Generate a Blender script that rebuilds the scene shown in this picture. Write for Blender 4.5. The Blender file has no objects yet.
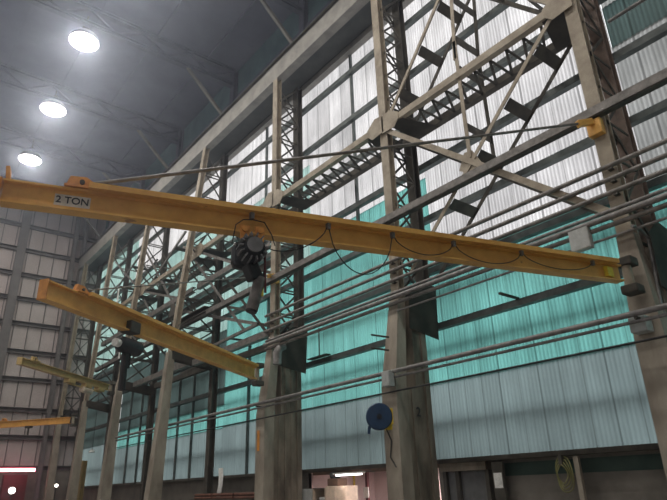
import bpy, bmesh, math, random
from mathutils import Vector, Matrix
random.seed(7)
C = bpy.context.scene.collection

# ------------------------------------------------------------------ camera
F, CX, CY = 579.0, 333.5, 250.0
EYE = Vector((0, 0, 1.6))
def _n(v): return v.normalized()
d1 = _n(Vector((-165-CX, 505-CY, F)))           # down the hall, in camera axes (right, down, forward)
upc = Vector((290-CX, -1150-CY, F)); upc.normalize()
upc = _n(upc - d1*upc.dot(d1))
xc = d1.cross(upc)
if xc.x < 0: xc = -xc
R = Matrix((xc, d1, upc))                        # world = R @ cam
cam_d = bpy.data.cameras.new('camera'); cam = bpy.data.objects.new('camera', cam_d); C.objects.link(cam)
cam_d.sensor_width = 36; cam_d.lens = F/667*36; cam_d.clip_start = .05; cam_d.clip_end = 400
rx, ry, rz = R.col[0], -R.col[1], -R.col[2]
cam.matrix_world = Matrix(((rx.x, ry.x, rz.x, EYE.x), (rx.y, ry.y, rz.y, EYE.y), (rx.z, ry.z, rz.z, EYE.z), (0, 0, 0, 1)))
bpy.context.scene.camera = cam

# ------------------------------------------------------------------ world, exposure
sc = bpy.context.scene
SKY_LOW, SKY_HIGH = .9, 2.6
w = bpy.data.worlds.new('overcast_sky'); sc.world = w; w.use_nodes = True
wt = w.node_tree; bg = wt.nodes['Background']; bg.inputs[0].default_value = (.95, .98, 1, 1)
_tc = wt.nodes.new('ShaderNodeTexCoord'); _dt = wt.nodes.new('ShaderNodeVectorMath'); _dt.operation = 'DOT_PRODUCT'
_dt.inputs[1].default_value = Vector((.62, -.72, .3)).normalized()      # brighter cloud towards the right, behind the wall
_mr = wt.nodes.new('ShaderNodeMapRange'); _mr.interpolation_type = 'SMOOTHSTEP'
for _i, _v in ((1, -.1), (2, .95), (3, SKY_LOW), (4, SKY_HIGH)): _mr.inputs[_i].default_value = _v
wt.links.new(_tc.outputs['Generated'], _dt.inputs[0]); wt.links.new(_dt.outputs['Value'], _mr.inputs[0]); wt.links.new(_mr.outputs[0], bg.inputs[1])
sc.view_settings.view_transform = 'Standard'; sc.view_settings.look = 'None'
sc.view_settings.gamma = 1; sc.view_settings.use_curve_mapping = False
sc.view_settings.exposure = 0.0
LAMP_W = 520.0
HAZE = 0.0045

# ------------------------------------------------------------------ measuring helpers (sight line to a plane of the hall)
def ray(x, y): return R @ Vector((x-CX, y-CY, F))
def on_x(x, y, p): v = ray(x, y); return EYE + v*(p/v.x)
def on_y(x, y, p): v = ray(x, y); return EYE + v*(p/v.y)
def on_z(x, y, p): v = ray(x, y); return EYE + v*((p-1.6)/v.z)

# ------------------------------------------------------------------ materials
def node_mat(name):
    m = bpy.data.materials.new(name); m.use_nodes = True
    return m, m.node_tree.nodes, m.node_tree.links
def weathered(name, c1, c2, scale=3.0, rough=.6, metal=0.0, bump=.15, stretch=(1, 1, 1), mid=.5, c3=None, c3t=.68):
    m, n, l = node_mat(name); b = n['Principled BSDF']
    tc = n.new('ShaderNodeTexCoord'); mp = n.new('ShaderNodeMapping'); mp.inputs['Scale'].default_value = stretch
    no = n.new('ShaderNodeTexNoise'); no.inputs['Scale'].default_value = scale; no.inputs['Detail'].default_value = 6
    no.inputs['Roughness'].default_value = .65
    r = n.new('ShaderNodeValToRGB'); e = r.color_ramp.elements
    e[0].position = mid-.18; e[0].color = (*c1, 1); e[1].position = mid+.14; e[1].color = (*c2, 1)
    if c3:
        q = e.new(c3t+.05); q.color = (*c3, 1); e2 = e.new(c3t); e2.color = (*c2, 1)
    l.new(tc.outputs['Object'], mp.inputs[0]); l.new(mp.outputs[0], no.inputs[0])
    l.new(no.outputs[0], r.inputs[0]); l.new(r.outputs[0], b.inputs['Base Color'])
    b.inputs['Roughness'].default_value = rough; b.inputs['Metallic'].default_value = metal
    if bump:
        bp = n.new('ShaderNodeBump'); bp.inputs['Strength'].default_value = bump; bp.inputs['Distance'].default_value = .02
        l.new(no.outputs[0], bp.inputs['Height']); l.new(bp.outputs[0], b.inputs['Normal'])
    return m
def plain(name, c, rough=.6, metal=0.0):
    return weathered(name, tuple(v*.8 for v in c), tuple(min(1, v*1.15) for v in c), 6, rough, metal, .05)
def emit(name, c, s):
    m, n, l = node_mat(name); n.remove(n['Principled BSDF'])
    e = n.new('ShaderNodeEmission'); e.inputs[0].default_value = (*c, 1); e.inputs[1].default_value = s
    l.new(e.outputs[0], n['Material Output'].inputs[0]); return m
def glazing(name, tc_, var, diff, pitch=.86, streak=.5, share=.72):
    """corrugated translucent sheet: daylight comes through it from the sky outside"""
    m, n, l = node_mat(name); n.remove(n['Principled BSDF'])
    tc = n.new('ShaderNodeTexCoord'); sp = n.new('ShaderNodeSeparateXYZ'); l.new(tc.outputs['Object'], sp.inputs[0])
    dv = n.new('ShaderNodeMath'); dv.operation = 'DIVIDE'; dv.inputs[1].default_value = pitch; l.new(sp.outputs[1], dv.inputs[0])
    fl = n.new('ShaderNodeMath'); fl.operation = 'FLOOR'; l.new(dv.outputs[0], fl.inputs[0])
    fr = n.new('ShaderNodeMath'); fr.operation = 'FRACT'; l.new(dv.outputs[0], fr.inputs[0])
    wn = n.new('ShaderNodeTexWhiteNoise'); wn.noise_dimensions = '1D'; l.new(fl.outputs[0], wn.inputs['W'])
    mp = n.new('ShaderNodeMapping'); mp.inputs['Scale'].default_value = (1, 2.2, .16)
    l.new(tc.outputs['Object'], mp.inputs[0])
    st = n.new('ShaderNodeTexNoise'); st.inputs['Scale'].default_value = 1.6; st.inputs['Detail'].default_value = 7; st.inputs['Roughness'].default_value = .7
    l.new(mp.outputs[0], st.inputs[0])
    big = n.new('ShaderNodeTexNoise'); big.inputs['Scale'].default_value = .33; big.inputs['Detail'].default_value = 3
    l.new(tc.outputs['Object'], big.inputs[0])
    def mr(src, a, b, c, d):
        q = n.new('ShaderNodeMapRange'); q.inputs[1].default_value = a; q.inputs[2].default_value = b
        q.inputs[3].default_value = c; q.inputs[4].default_value = d; l.new(src, q.inputs[0]); return q.outputs[0]
    def mul(a, b):
        q = n.new('ShaderNodeMath'); q.operation = 'MULTIPLY'; l.new(a, q.inputs[0]); l.new(b, q.inputs[1]); return q.outputs[0]
    s = mul(mr(wn.outputs[0], 0, 1, 1-var, 1), mr(st.outputs[0], .32, .68, 1-streak, 1))
    s = mul(s, mr(big.outputs[0], .3, .7, .62, 1.1))
    seam = n.new('ShaderNodeMath'); seam.operation = 'LESS_THAN'; seam.inputs[1].default_value = .06; l.new(fr.outputs[0], seam.inputs[0])
    s = mul(s, mr(seam.outputs[0], 0, 1, 1, .55))
    vm = n.new('ShaderNodeVectorMath'); vm.operation = 'SCALE'; vm.inputs[0].default_value = tc_; l.new(s, vm.inputs['Scale'])
    tr = n.new('ShaderNodeBsdfTranslucent'); l.new(vm.outputs[0], tr.inputs[0])
    df = n.new('ShaderNodeBsdfDiffuse'); df.inputs[0].default_value = (*diff, 1)
    mx = n.new('ShaderNodeMixShader'); mx.inputs[0].default_value = share
    l.new(df.outputs[0], mx.inputs[1]); l.new(tr.outputs[0], mx.inputs[2]); l.new(mx.outputs[0], n['Material Output'].inputs[0])
    return m

M = {}
M['beige'] = weathered('weathered_beige_paint', (.22, .18, .132), (.40, .345, .265), 2.2, .6, 0, .1)
M['dark'] = weathered('grimy_dark_steel', (.035, .032, .027), (.095, .086, .07), 2.5, .85)
M['gusset'] = weathered('dark_gusset_steel', (.022, .02, .016), (.06, .052, .042), 2.5, .95)  # darker tone than the other dark steel
M['greygreen'] = weathered('grey_green_steel', (.045, .06, .06), (.12, .14, .135), 2.5, .6)
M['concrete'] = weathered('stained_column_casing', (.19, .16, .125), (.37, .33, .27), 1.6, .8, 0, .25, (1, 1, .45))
M['casing_dark'] = weathered('grimy_shaded_column_side', (.085, .068, .05), (.27, .23, .18), 1.8, .8, 0, .25, (1, 1, .35))  # grime, plus the shade on the column sides put into the colour
M['brown'] = weathered('brown_primer_steel', (.09, .06, .045), (.2, .14, .11), 3, .6)
M['yellow'] = weathered('scuffed_yellow_paint', (.58, .28, .055), (.80, .45, .11), 2.2, .5, 0, .06, (1, 1, 1), .45, (.40, .18, .05), .66)
M['orange'] = weathered('rubbed_orange_paint', (.46, .17, .03), (.74, .32, .06), 5, .45, 0, .06)
M['paleyellow'] = weathered('faded_yellow_paint', (.42, .29, .11), (.58, .42, .18), 3, .5)
M['dullyellow'] = weathered('dull_yellow_paint', (.13, .095, .035), (.24, .18, .07), 4, .7)
M['signyellow'] = plain('bright_yellow_paint', (.8, .6, .04))
M['pipe'] = weathered('grey_pipe', (.10, .092, .085), (.24, .225, .21), 5, .5, .2)
M['conduit'] = weathered('galvanised_conduit', (.13, .125, .12), (.28, .27, .265), 5, .5, .2)
M['black'] = plain('black_rubber', (.012, .012, .013), .5)
M['motor'] = plain('dark_motor_casting', (.03, .033, .037), .4, .4)
M['steel'] = plain('bare_grey_steel', (.22, .22, .225), .4, .5)
M['box'] = plain('grey_electrical_box', (.43, .45, .44), .5)
M['white'] = plain('white_sheet', (.82, .82, .79), .7)
M['cream'] = plain('cream_cabinet_paint', (.62, .5, .39), .5)
M['label'] = plain('pale_label', (.62, .58, .5), .6)
M['ink'] = plain('black_lettering', (.02, .02, .02), .7)
M['blue'] = plain('navy_plastic', (.012, .042, .10), .45)
M['ceil'] = weathered('soot_dark_ceiling', (.14, .15, .215), (.2, .21, .285), .35, .9, 0, 0)
M['truss'] = weathered('dark_roof_steel', (.12, .128, .175), (.18, .19, .245), 1.5, .8)
M['upper'] = weathered('blue_grey_upper_sheet', (.10, .18, .20), (.17, .28, .30), .6, .7, 0, 0)
M['frame'] = weathered('dull_brown_grey_framing', (.115, .105, .105), (.18, .168, .168), 1.5, .8)
M['girder'] = weathered('pale_grey_girder_paint', (.19, .185, .17), (.33, .32, .295), 1.5, .6, 0, .05)
M['soffit'] = weathered('dark_walkway_plate', (.03, .035, .035), (.07, .078, .075), 1.2, .8)
M['endwall'] = weathered('pinkish_grey_cladding', (.44, .385, .375), (.54, .48, .475), .4, .8, 0, 0)
M['lowwall'] = weathered('dark_brown_lower_wall', (.125, .112, .095), (.25, .23, .2), .8, .8)
M['greenband'] = weathered('dark_green_rail_board', (.02, .05, .04), (.05, .085, .07), 2, .7)
M['floor'] = weathered('worn_concrete_floor', (.16, .155, .15), (.28, .27, .26), .6, .75)
M['rust'] = weathered('red_brown_bundle', (.09, .035, .025), (.2, .09, .06), 5, .7)
M['hose'] = plain('yellow_green_hose', (.2, .195, .07), .6)
M['pinkwall'] = weathered('pink_white_office_wall', (.55, .42, .4), (.7, .58, .56), .8, .8, 0, 0)
M['wood'] = weathered('brown_timber', (.09, .05, .03), (.2, .12, .08), 3, .7)
M['redpaint'] = plain('dark_red_paint', (.1, .018, .02), .6)
M['clear'] = glazing('clear_fibreglass', (.92, .885, .89), .16, (.4, .4, .4), streak=.38, share=.9)
M['teal'] = glazing('teal_fibreglass', (.23, .60, .555), .16, (.17, .3, .27), .62, .35)
M['mint'] = glazing('pale_mint_fibreglass', (.52, .78, .72), .16, (.3, .36, .34), streak=.35)
M['dim'] = glazing('dark_fibreglass', (.075, .115, .11), .2, (.2, .22, .21), streak=.4)  # darker sheets, in the far bays and beside the right column
M['pale'] = glazing('grey_teal_fibreglass', (.225, .29, .295), .10, (.3, .36, .36), .62, .25)  # lower row gets less daylight; that dimness is put into the sheet colour
M['dull'] = glazing('dull_fibreglass', (.48, .48, .47), .16, (.3, .3, .3), streak=.38)
M['lamp'] = emit('lamp_lens', (1, .95, .97), 14)
M['tube'] = emit('fluorescent_tube', (1, .94, .98), 9)
M['redtube'] = emit('pink_red_tube', (1, .3, .38), 9)
M['glow'] = emit('small_lamp_glow', (1, .9, .85), 8)
M['darkglass'] = plain('dark_glass', (.15, .155, .16), .4)

# ------------------------------------------------------------------ mesh helpers
class MB:
    def __init__(s): s.bm = bmesh.new()
    def hexa(s, pts):
        v = [s.bm.verts.new(p) for p in pts]
        for f in ((3, 2, 1, 0), (4, 5, 6, 7), (0, 1, 5, 4), (1, 2, 6, 5), (2, 3, 7, 6), (3, 0, 4, 7)):
            s.bm.faces.new([v[i] for i in f])
        return s
    def box(s, x0, x1, y0, y1, z0, z1):
        return s.hexa([(x0, y0, z0), (x1, y0, z0), (x1, y1, z0), (x0, y1, z0), (x0, y0, z1), (x1, y0, z1), (x1, y1, z1), (x0, y1, z1)])
    def bar(s, a, b, wd, h, up=(0, 0, 1), profile='box', t=None):
        """a bar from a to b; wd across, h along the up direction; profile box / I / L / C"""
        a, b = Vector(a), Vector(b); d = (b-a).normalized(); u = Vector(up)
        u = (u - d*u.dot(d))
        if u.length < 1e-4: u = Vector((1, 0, 0)) - d*d.x
        u.normalize(); r = d.cross(u)
        t = t or min(wd, h)*.16
        W, H = wd/2, h/2
        rects = {'box': [(-W, W, -H, H)],
                 'I': [(-W, W, H-t, H), (-W, W, -H, -H+t), (-t/2, t/2, -H+t, H-t)],
                 'C': [(-W, W, H-t, H), (-W, W, -H, -H+t), (-W, -W+t, -H+t, H-t)],
                 'L': [(-W, W, -H, -H+t), (-W, -W+t, -H+t, H)]}[profile]
        for x0, x1, y0, y1 in rects:
            q = [(x0, y0), (x1, y0), (x1, y1), (x0, y1)]
            s.hexa([a+r*i+u*j for i, j in q] + [b+r*i+u*j for i, j in q])
        return s
    def tube(s, pts, rad, n=10, cap=True):
        pts = [Vector(p) for p in pts]; rings = []
        ref = None
        for i, p in enumerate(pts):
            d = (pts[min(i+1, len(pts)-1)] - pts[max(i-1, 0)]).normalized()
            if ref is None:
                ref = Vector((0, 0, 1)) if abs(d.z) < .9 else Vector((1, 0, 0))
            u = (ref - d*ref.dot(d)); u.normalize(); ref = u; v = d.cross(u)
            rr = rad[i] if isinstance(rad, (list, tuple)) else rad
            rings.append([s.bm.verts.new(p + (u*math.cos(k*2*math.pi/n) + v*math.sin(k*2*math.pi/n))*rr) for k in range(n)])
        for A, B in zip(rings, rings[1:]):
            for k in range(n):
                s.bm.faces.new((A[k], A[(k+1) % n], B[(k+1) % n], B[k]))
        if cap:
            s.bm.faces.new(rings[0][::-1]); s.bm.faces.new(rings[-1])
        return s
    def plate(s, poly, thick, nrm):
        """a flat polygon given thickness along nrm"""
        nv = Vector(nrm).normalized()*thick
        a = [s.bm.verts.new(Vector(p)) for p in poly]; b = [s.bm.verts.new(Vector(p)+nv) for p in poly]
        s.bm.faces.new(a[::-1]); s.bm.faces.new(b)
        k = len(a)
        for i in range(k): s.bm.faces.new((a[i], a[(i+1) % k], b[(i+1) % k], b[i]))
        return s
    def build(s, name, mat, parent=None, smooth=False, bevel=0):
        bmesh.ops.recalc_face_normals(s.bm, faces=s.bm.faces)
        me = bpy.data.meshes.new(name); s.bm.to_mesh(me); s.bm.free()
        me.materials.append(mat)
        if smooth:
            for p in me.polygons: p.use_smooth = True
            me.set_sharp_from_angle(angle=.7)
        o = bpy.data.objects.new(name, me); C.objects.link(o)
        if parent is not None:
            o.parent = parent; o.matrix_parent_inverse = Matrix.Translation(-parent.location)
        if bevel:
            b = o.modifiers.new('bevel', 'BEVEL'); b.width = bevel; b.segments = 2
        return o
def tag(o, label, cat, group=None):
    o['label'] = label; o['category'] = cat
    if group: o['group'] = group
    return o
def thing(name, label, cat, loc, group=None):
    o = bpy.data.objects.new(name, None); C.objects.link(o); o.location = loc; o.empty_display_size = .2
    return tag(o, label, cat, group)
def struct(o): o['kind'] = 'structure'; return o
def text_mesh(name, s, size, mat, parent, origin, xdir, updir, depth=.004):
    cu = bpy.data.curves.new(name, 'FONT'); cu.body = s; cu.size = size; cu.extrude = depth; cu.align_x = 'CENTER'; cu.align_y = 'CENTER'
    cu.offset = size*.012
    t = bpy.data.objects.new(name+'_tmp', cu); C.objects.link(t)
    me = bpy.data.meshes.new_from_object(t.evaluated_get(bpy.context.evaluated_depsgraph_get()))
    bpy.data.objects.remove(t); me.name = name
    xd = Vector(xdir).normalized(); ud = Vector(updir); ud = (ud-xd*ud.dot(xd)).normalized(); nd = xd.cross(ud)
    T = Matrix(((xd.x, ud.x, nd.x, origin[0]), (xd.y, ud.y, nd.y, origin[1]), (xd.z, ud.z, nd.z, origin[2]), (0, 0, 0, 1)))
    me.transform(T); me.materials.clear(); me.materials.append(mat)
    o = bpy.data.objects.new(name, me); C.objects.link(o)
    if parent is not None:
        o.parent = parent
        o.matrix_parent_inverse = Matrix.Translation(-parent.location)
    return o

# ------------------------------------------------------------------ hall shell
XW, XE = 13.86, -15.0         # glazed wall, opposite wall
Y0, Y1 = -16.0, 50.0
ZC = 25.8
COLY = [5.1, 12.1, 19.0, 26.3, 34.0, 41.0, 48.0]       # far edge of each column
struct(MB().box(XE-.3, 18.5, Y0-.3, Y1+.3, -.3, 0).build('floor', M['floor']))
struct(MB().box(XE-.3, XW+.3, Y0-.3, Y1+.3, ZC, ZC+.2).build('ceiling', M['ceil']))
struct(MB().box(XE-.2, XW+.2, Y1, Y1+.2, 0, ZC).build('wall_end', M['endwall']))
struct(MB().box(XE-.2, XW+.2, Y0-.2, Y0, 0, ZC).build('wall_rear', M['endwall']))
mb = MB(); mb.box(XE-.2, XE, Y0, Y1, 0, 5); mb.box(XE-.2, XE, Y0, Y1, 20, ZC)
struct(mb.build('wall_left', M['endwall']))
struct(MB().box(XW, XW+.12, Y0, Y1, 19.85, ZC).build('wall_upper', M['upper']))

def corrugated(y0, y1, z0, z1, x, pitch, amp, mat, name, res=6):
    bm = bmesh.new(); n = max(2, int((y1-y0)/pitch*res)); prev = None
    for i in range(n+1):
        y = y0+(y1-y0)*i/n; xx = x+amp*math.sin(2*math.pi*y/pitch)
        v = (bm.verts.new((xx, y, z0)), bm.verts.new((xx, y, z1)))
        if prev: bm.faces.new((prev[0], v[0], v[1], prev[1]))
        prev = v
    me = bpy.data.meshes.new(name); bm.to_mesh(me); bm.free(); me.materials.append(mat)
    for p in me.polygons: p.use_smooth = True
    o = bpy.data.objects.new(name, me); C.objects.link(o); o['kind'] = 'structure'
    return o
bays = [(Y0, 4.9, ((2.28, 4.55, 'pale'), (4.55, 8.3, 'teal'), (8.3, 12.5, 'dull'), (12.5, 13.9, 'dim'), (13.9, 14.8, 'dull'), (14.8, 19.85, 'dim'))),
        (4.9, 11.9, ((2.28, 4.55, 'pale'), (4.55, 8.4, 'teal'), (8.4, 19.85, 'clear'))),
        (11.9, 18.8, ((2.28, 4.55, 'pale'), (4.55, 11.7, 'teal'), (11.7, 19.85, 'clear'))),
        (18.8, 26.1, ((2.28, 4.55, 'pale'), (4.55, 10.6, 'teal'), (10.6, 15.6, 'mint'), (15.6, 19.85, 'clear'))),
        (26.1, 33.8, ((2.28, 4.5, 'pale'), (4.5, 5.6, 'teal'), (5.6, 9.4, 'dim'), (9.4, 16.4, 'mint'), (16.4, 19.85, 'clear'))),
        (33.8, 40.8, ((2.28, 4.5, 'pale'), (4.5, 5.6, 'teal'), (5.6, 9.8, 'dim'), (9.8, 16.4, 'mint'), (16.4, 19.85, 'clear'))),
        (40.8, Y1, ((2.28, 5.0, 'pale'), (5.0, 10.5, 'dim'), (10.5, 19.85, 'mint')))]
wn = 0
for i, (a, b, rows) in enumerate(bays):
    pitch, res = (.115, 6) if i < 3 else (.2, 5)
    for k, (z0, z1, m) in enumerate(rows):
        wn += 1
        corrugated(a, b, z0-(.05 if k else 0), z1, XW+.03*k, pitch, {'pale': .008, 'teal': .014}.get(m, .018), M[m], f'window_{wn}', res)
wn += 1
corrugated(Y0, Y1, 5, 20, XE-.1, .6, .02, M['clear'], f'window_{wn}', 4)

# girts and sills (bars of the wall framing)
tn = 0
def trim(o):
    global tn
    tn += 1; o.name = f'trim_{tn}'; o['kind'] = 'structure'; return o
for z, h, wd in ((6.22, .2, .2), (8.1, .2, .2), (9.95, .2, .2), (11.95, .22, .2), (14.0, .2, .2), (16.1, .2, .2), (18.5, .2, .2)):
    trim(MB().bar((13.68, Y0, z), (13.68, Y1, z), wd, h, profile='C', t=.03).build('trim', M['greygreen']))
for z in (3.25, 5.5, 7.3):  # unseen rails outside, added to cast soft dark bands on the sheets
    trim(MB().box(14.04, 14.2, Y0, Y1, z, z+.16).build('trim', M['greygreen']))
trim(MB().box(13.5, 13.83, Y0, Y1, 2.2, 2.32).build('trim', M['dark']))
trim(MB().bar((13.62, Y0, 19.75), (13.62, Y1, 19.75), .3, .5, profile='C', t=.05).build('trim', M['girder']))
for z in (21.9, 23.6):
    trim(MB().bar((13.75, Y0, z), (13.75, Y1, z), .16, .16).build('trim', M['truss']))
for z in (3.7, 5.86, 7.84, 10.1, 12.2, 14.4, 16.4, 18.4, 20.5, 22.6):
    trim(MB().bar((XE, 49.86, z), (XW-.1, 49.86, z), .24, .34, profile='C', t=.05).build('trim', M['frame']))
# end wall posts and seams
for x, ww in ((-6.5, .55), (.2, .55), (on_y(21, 250, 49.6).x, .62), (on_y(72, 262, 49.6).x, .28), (on_y(82, 262, 49.6).x, .2)):
    trim(MB().bar((x, 49.6, 0), (x, 49.6, 24.6), ww, .5, up=(0, 1, 0), profile='I', t=.06).build('trim', M['frame']))
mb = MB()
for k in range(28):
    x = -14.5+k*1.02
    mb.box(x, x+.06, 49.93, 50, 2.2, ZC-.2)
trim(mb.build('trim', M['frame']))
struct(MB().box(XE, XW, 49.8, 50, 0, 3.5).build('wall_end_base', M['lowwall']))
# thin mullions on the glazed wall in the further bays
for y, z0, z1 in ((20.4, 2.3, 8.1), (21.9, 2.3, 9.9), (23.5, 2.3, 8.1), (29.2, 2.3, 8.1), (31.0, 2.3, 9.9), (36.5, 2.3, 8.1), (38.4, 2.3, 8.1), (15.4, 9.95, 19.6), (22.3, 11.9, 19.6)):
    trim(MB().bar((13.74, y, z0), (13.74, y, z1), .09, .12).build('trim', M['greygreen']))

# ------------------------------------------------------------------ roof trusses and lamps
for i, yf in enumerate(COLY):
    y = yf-.25
    t = thing('roof_truss', ['dark roof truss over the two ton jib crane, nearest', 'dark roof truss above the column bearing a number two', 'dark roof truss with pale knee brace above the third column',
              'dark roof truss between the two nearest ceiling lamps', 'dark roof truss at the middle ceiling lamp', 'dark roof truss at the furthest ceiling lamp', 'dark roof truss close to the end wall'][i], 'truss', (0, y, 24.3), 'roof trusses')
    MB().bar((XE, y, 24.55), (13.6, y, 24.55), .3, .26, profile='I', t=.04).build('bottom_chord', M['truss'], t)
    MB().bar((XE, y, 25.6), (13.6, y, 25.6), .3, .26, profile='I', t=.04).build('top_chord', M['truss'], t)
    mb = MB(); n = 20
    for k in range(n):
        xa = XE+.3+(13.2-XE)*k/n; xb = XE+.3+(13.2-XE)*(k+1)/n
        za, zb = (24.65, 25.5) if k % 2 else (25.5, 24.65)
        mb.bar((xa, y, za), (xb, y, zb), .1, .1)
    mb.build('web_lacing', M['truss'], t)
    MB().bar((13.62, y, 19.95), (13.62, y, 25.6), .4, .3, up=(1, 0, 0), profile='I', t=.04).build('wall_post', M['truss'], t)
    MB().bar((13.45, y, 21.7), (10.6, y, 24.45), .16, .16).build('knee_brace', M['girder'], t)
for k in range(9):
    x = -13+k*3.1
    trim(MB().bar((x, Y0, 25.72), (x, Y1, 25.72), .16, .14, profile='C', t=.04).build('trim', M['ceil']))

def high_bay(x, y, label, power):
    t = thing('high_bay_lamp', label, 'lamp', (x, y, 24.0), 'high bay lamps in a row under the roof')
    mb = MB(); prof = [(.77, 0), (.74, .18), (.6, .42), (.35, .58), (.16, .62)]
    mb.tube([(x, y, 24.0+h) for r, h in prof], [r for r, h in prof], 28, cap=False); mb.build('reflector', M['steel'], t, True)
    mb = MB(); mb.tube([(x, y, 24.61), (x, y, 24.95)], .2, 16); mb.build('ballast', M['dark'], t, True)
    mb = MB(); mb.tube([(x, y, 24.9), (x, y, 25.8)], .03, 8); mb.build('hanger', M['dark'], t)
    mb = MB(); mb.tube([(x, y, 23.99), (x, y, 24.03)], .72, 28); mb.build('lens', M['lamp'], t)
    ld = bpy.data.lights.new('lamp_light', 'AREA'); ld.shape = 'DISK'; ld.size = 1.4; ld.energy = power; ld.color = (1, .955, .89)
    lo = bpy.data.objects.new('lamp_light', ld); C.objects.link(lo); lo.parent = t; lo.location = (0, 0, -.03)
for x, y, lb in ((5.09, 26.9, 'round high bay lamp, nearest and highest of the three glowing lamps'), (5.36, 34.07, 'round high bay lamp, middle of the three glowing lamps'), (5.62, 41.18, 'round high bay lamp furthest away, just over the jib tip'),
                 (4.9, 19.8, 'round high bay lamp above and behind the top edge of view'), (4.7, 12.6, 'round high bay lamp over the two ton jib crane'), (4.5, 5.4, 'round high bay lamp over the near floor'), (4.3, -2, 'round high bay lamp behind the viewer'),
                 (-7, 30.5, 'round high bay lamp of the far row, deep in the hall'), (-7, 16, 'round high bay lamp of the far row, middle'), (-7, 2, 'round high bay lamp of the far row, near')):
    high_bay(x, y, lb, LAMP_W)

# ------------------------------------------------------------------ crane runway girder and upper frame
t = thing('crane_girder', 'long pale grey runway girder along the column tops', 'girder', (12.2, 17, 19.6))
MB().bar((12.2, Y0+.2, 20.05), (12.2, Y1-.2, 20.05), .42, .95, profile='box').build('box_beam', M['girder'], t)
MB().box(11.86, 12.55, Y0+.2, Y1-.2, 20.53, 20.58).build('top_flange', M['dark'], t)
MB().bar((12.1, Y0+.2, 20.64), (12.1, Y1-.2, 20.64), .1, .12, profile='I', t=.03).build('rail', M['girder'], t)
MB().box(12.42, 13.4, Y0+.2, Y1-.2, 19.7, 19.76).build('walkway_plate', M['soffit'], t)

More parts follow.
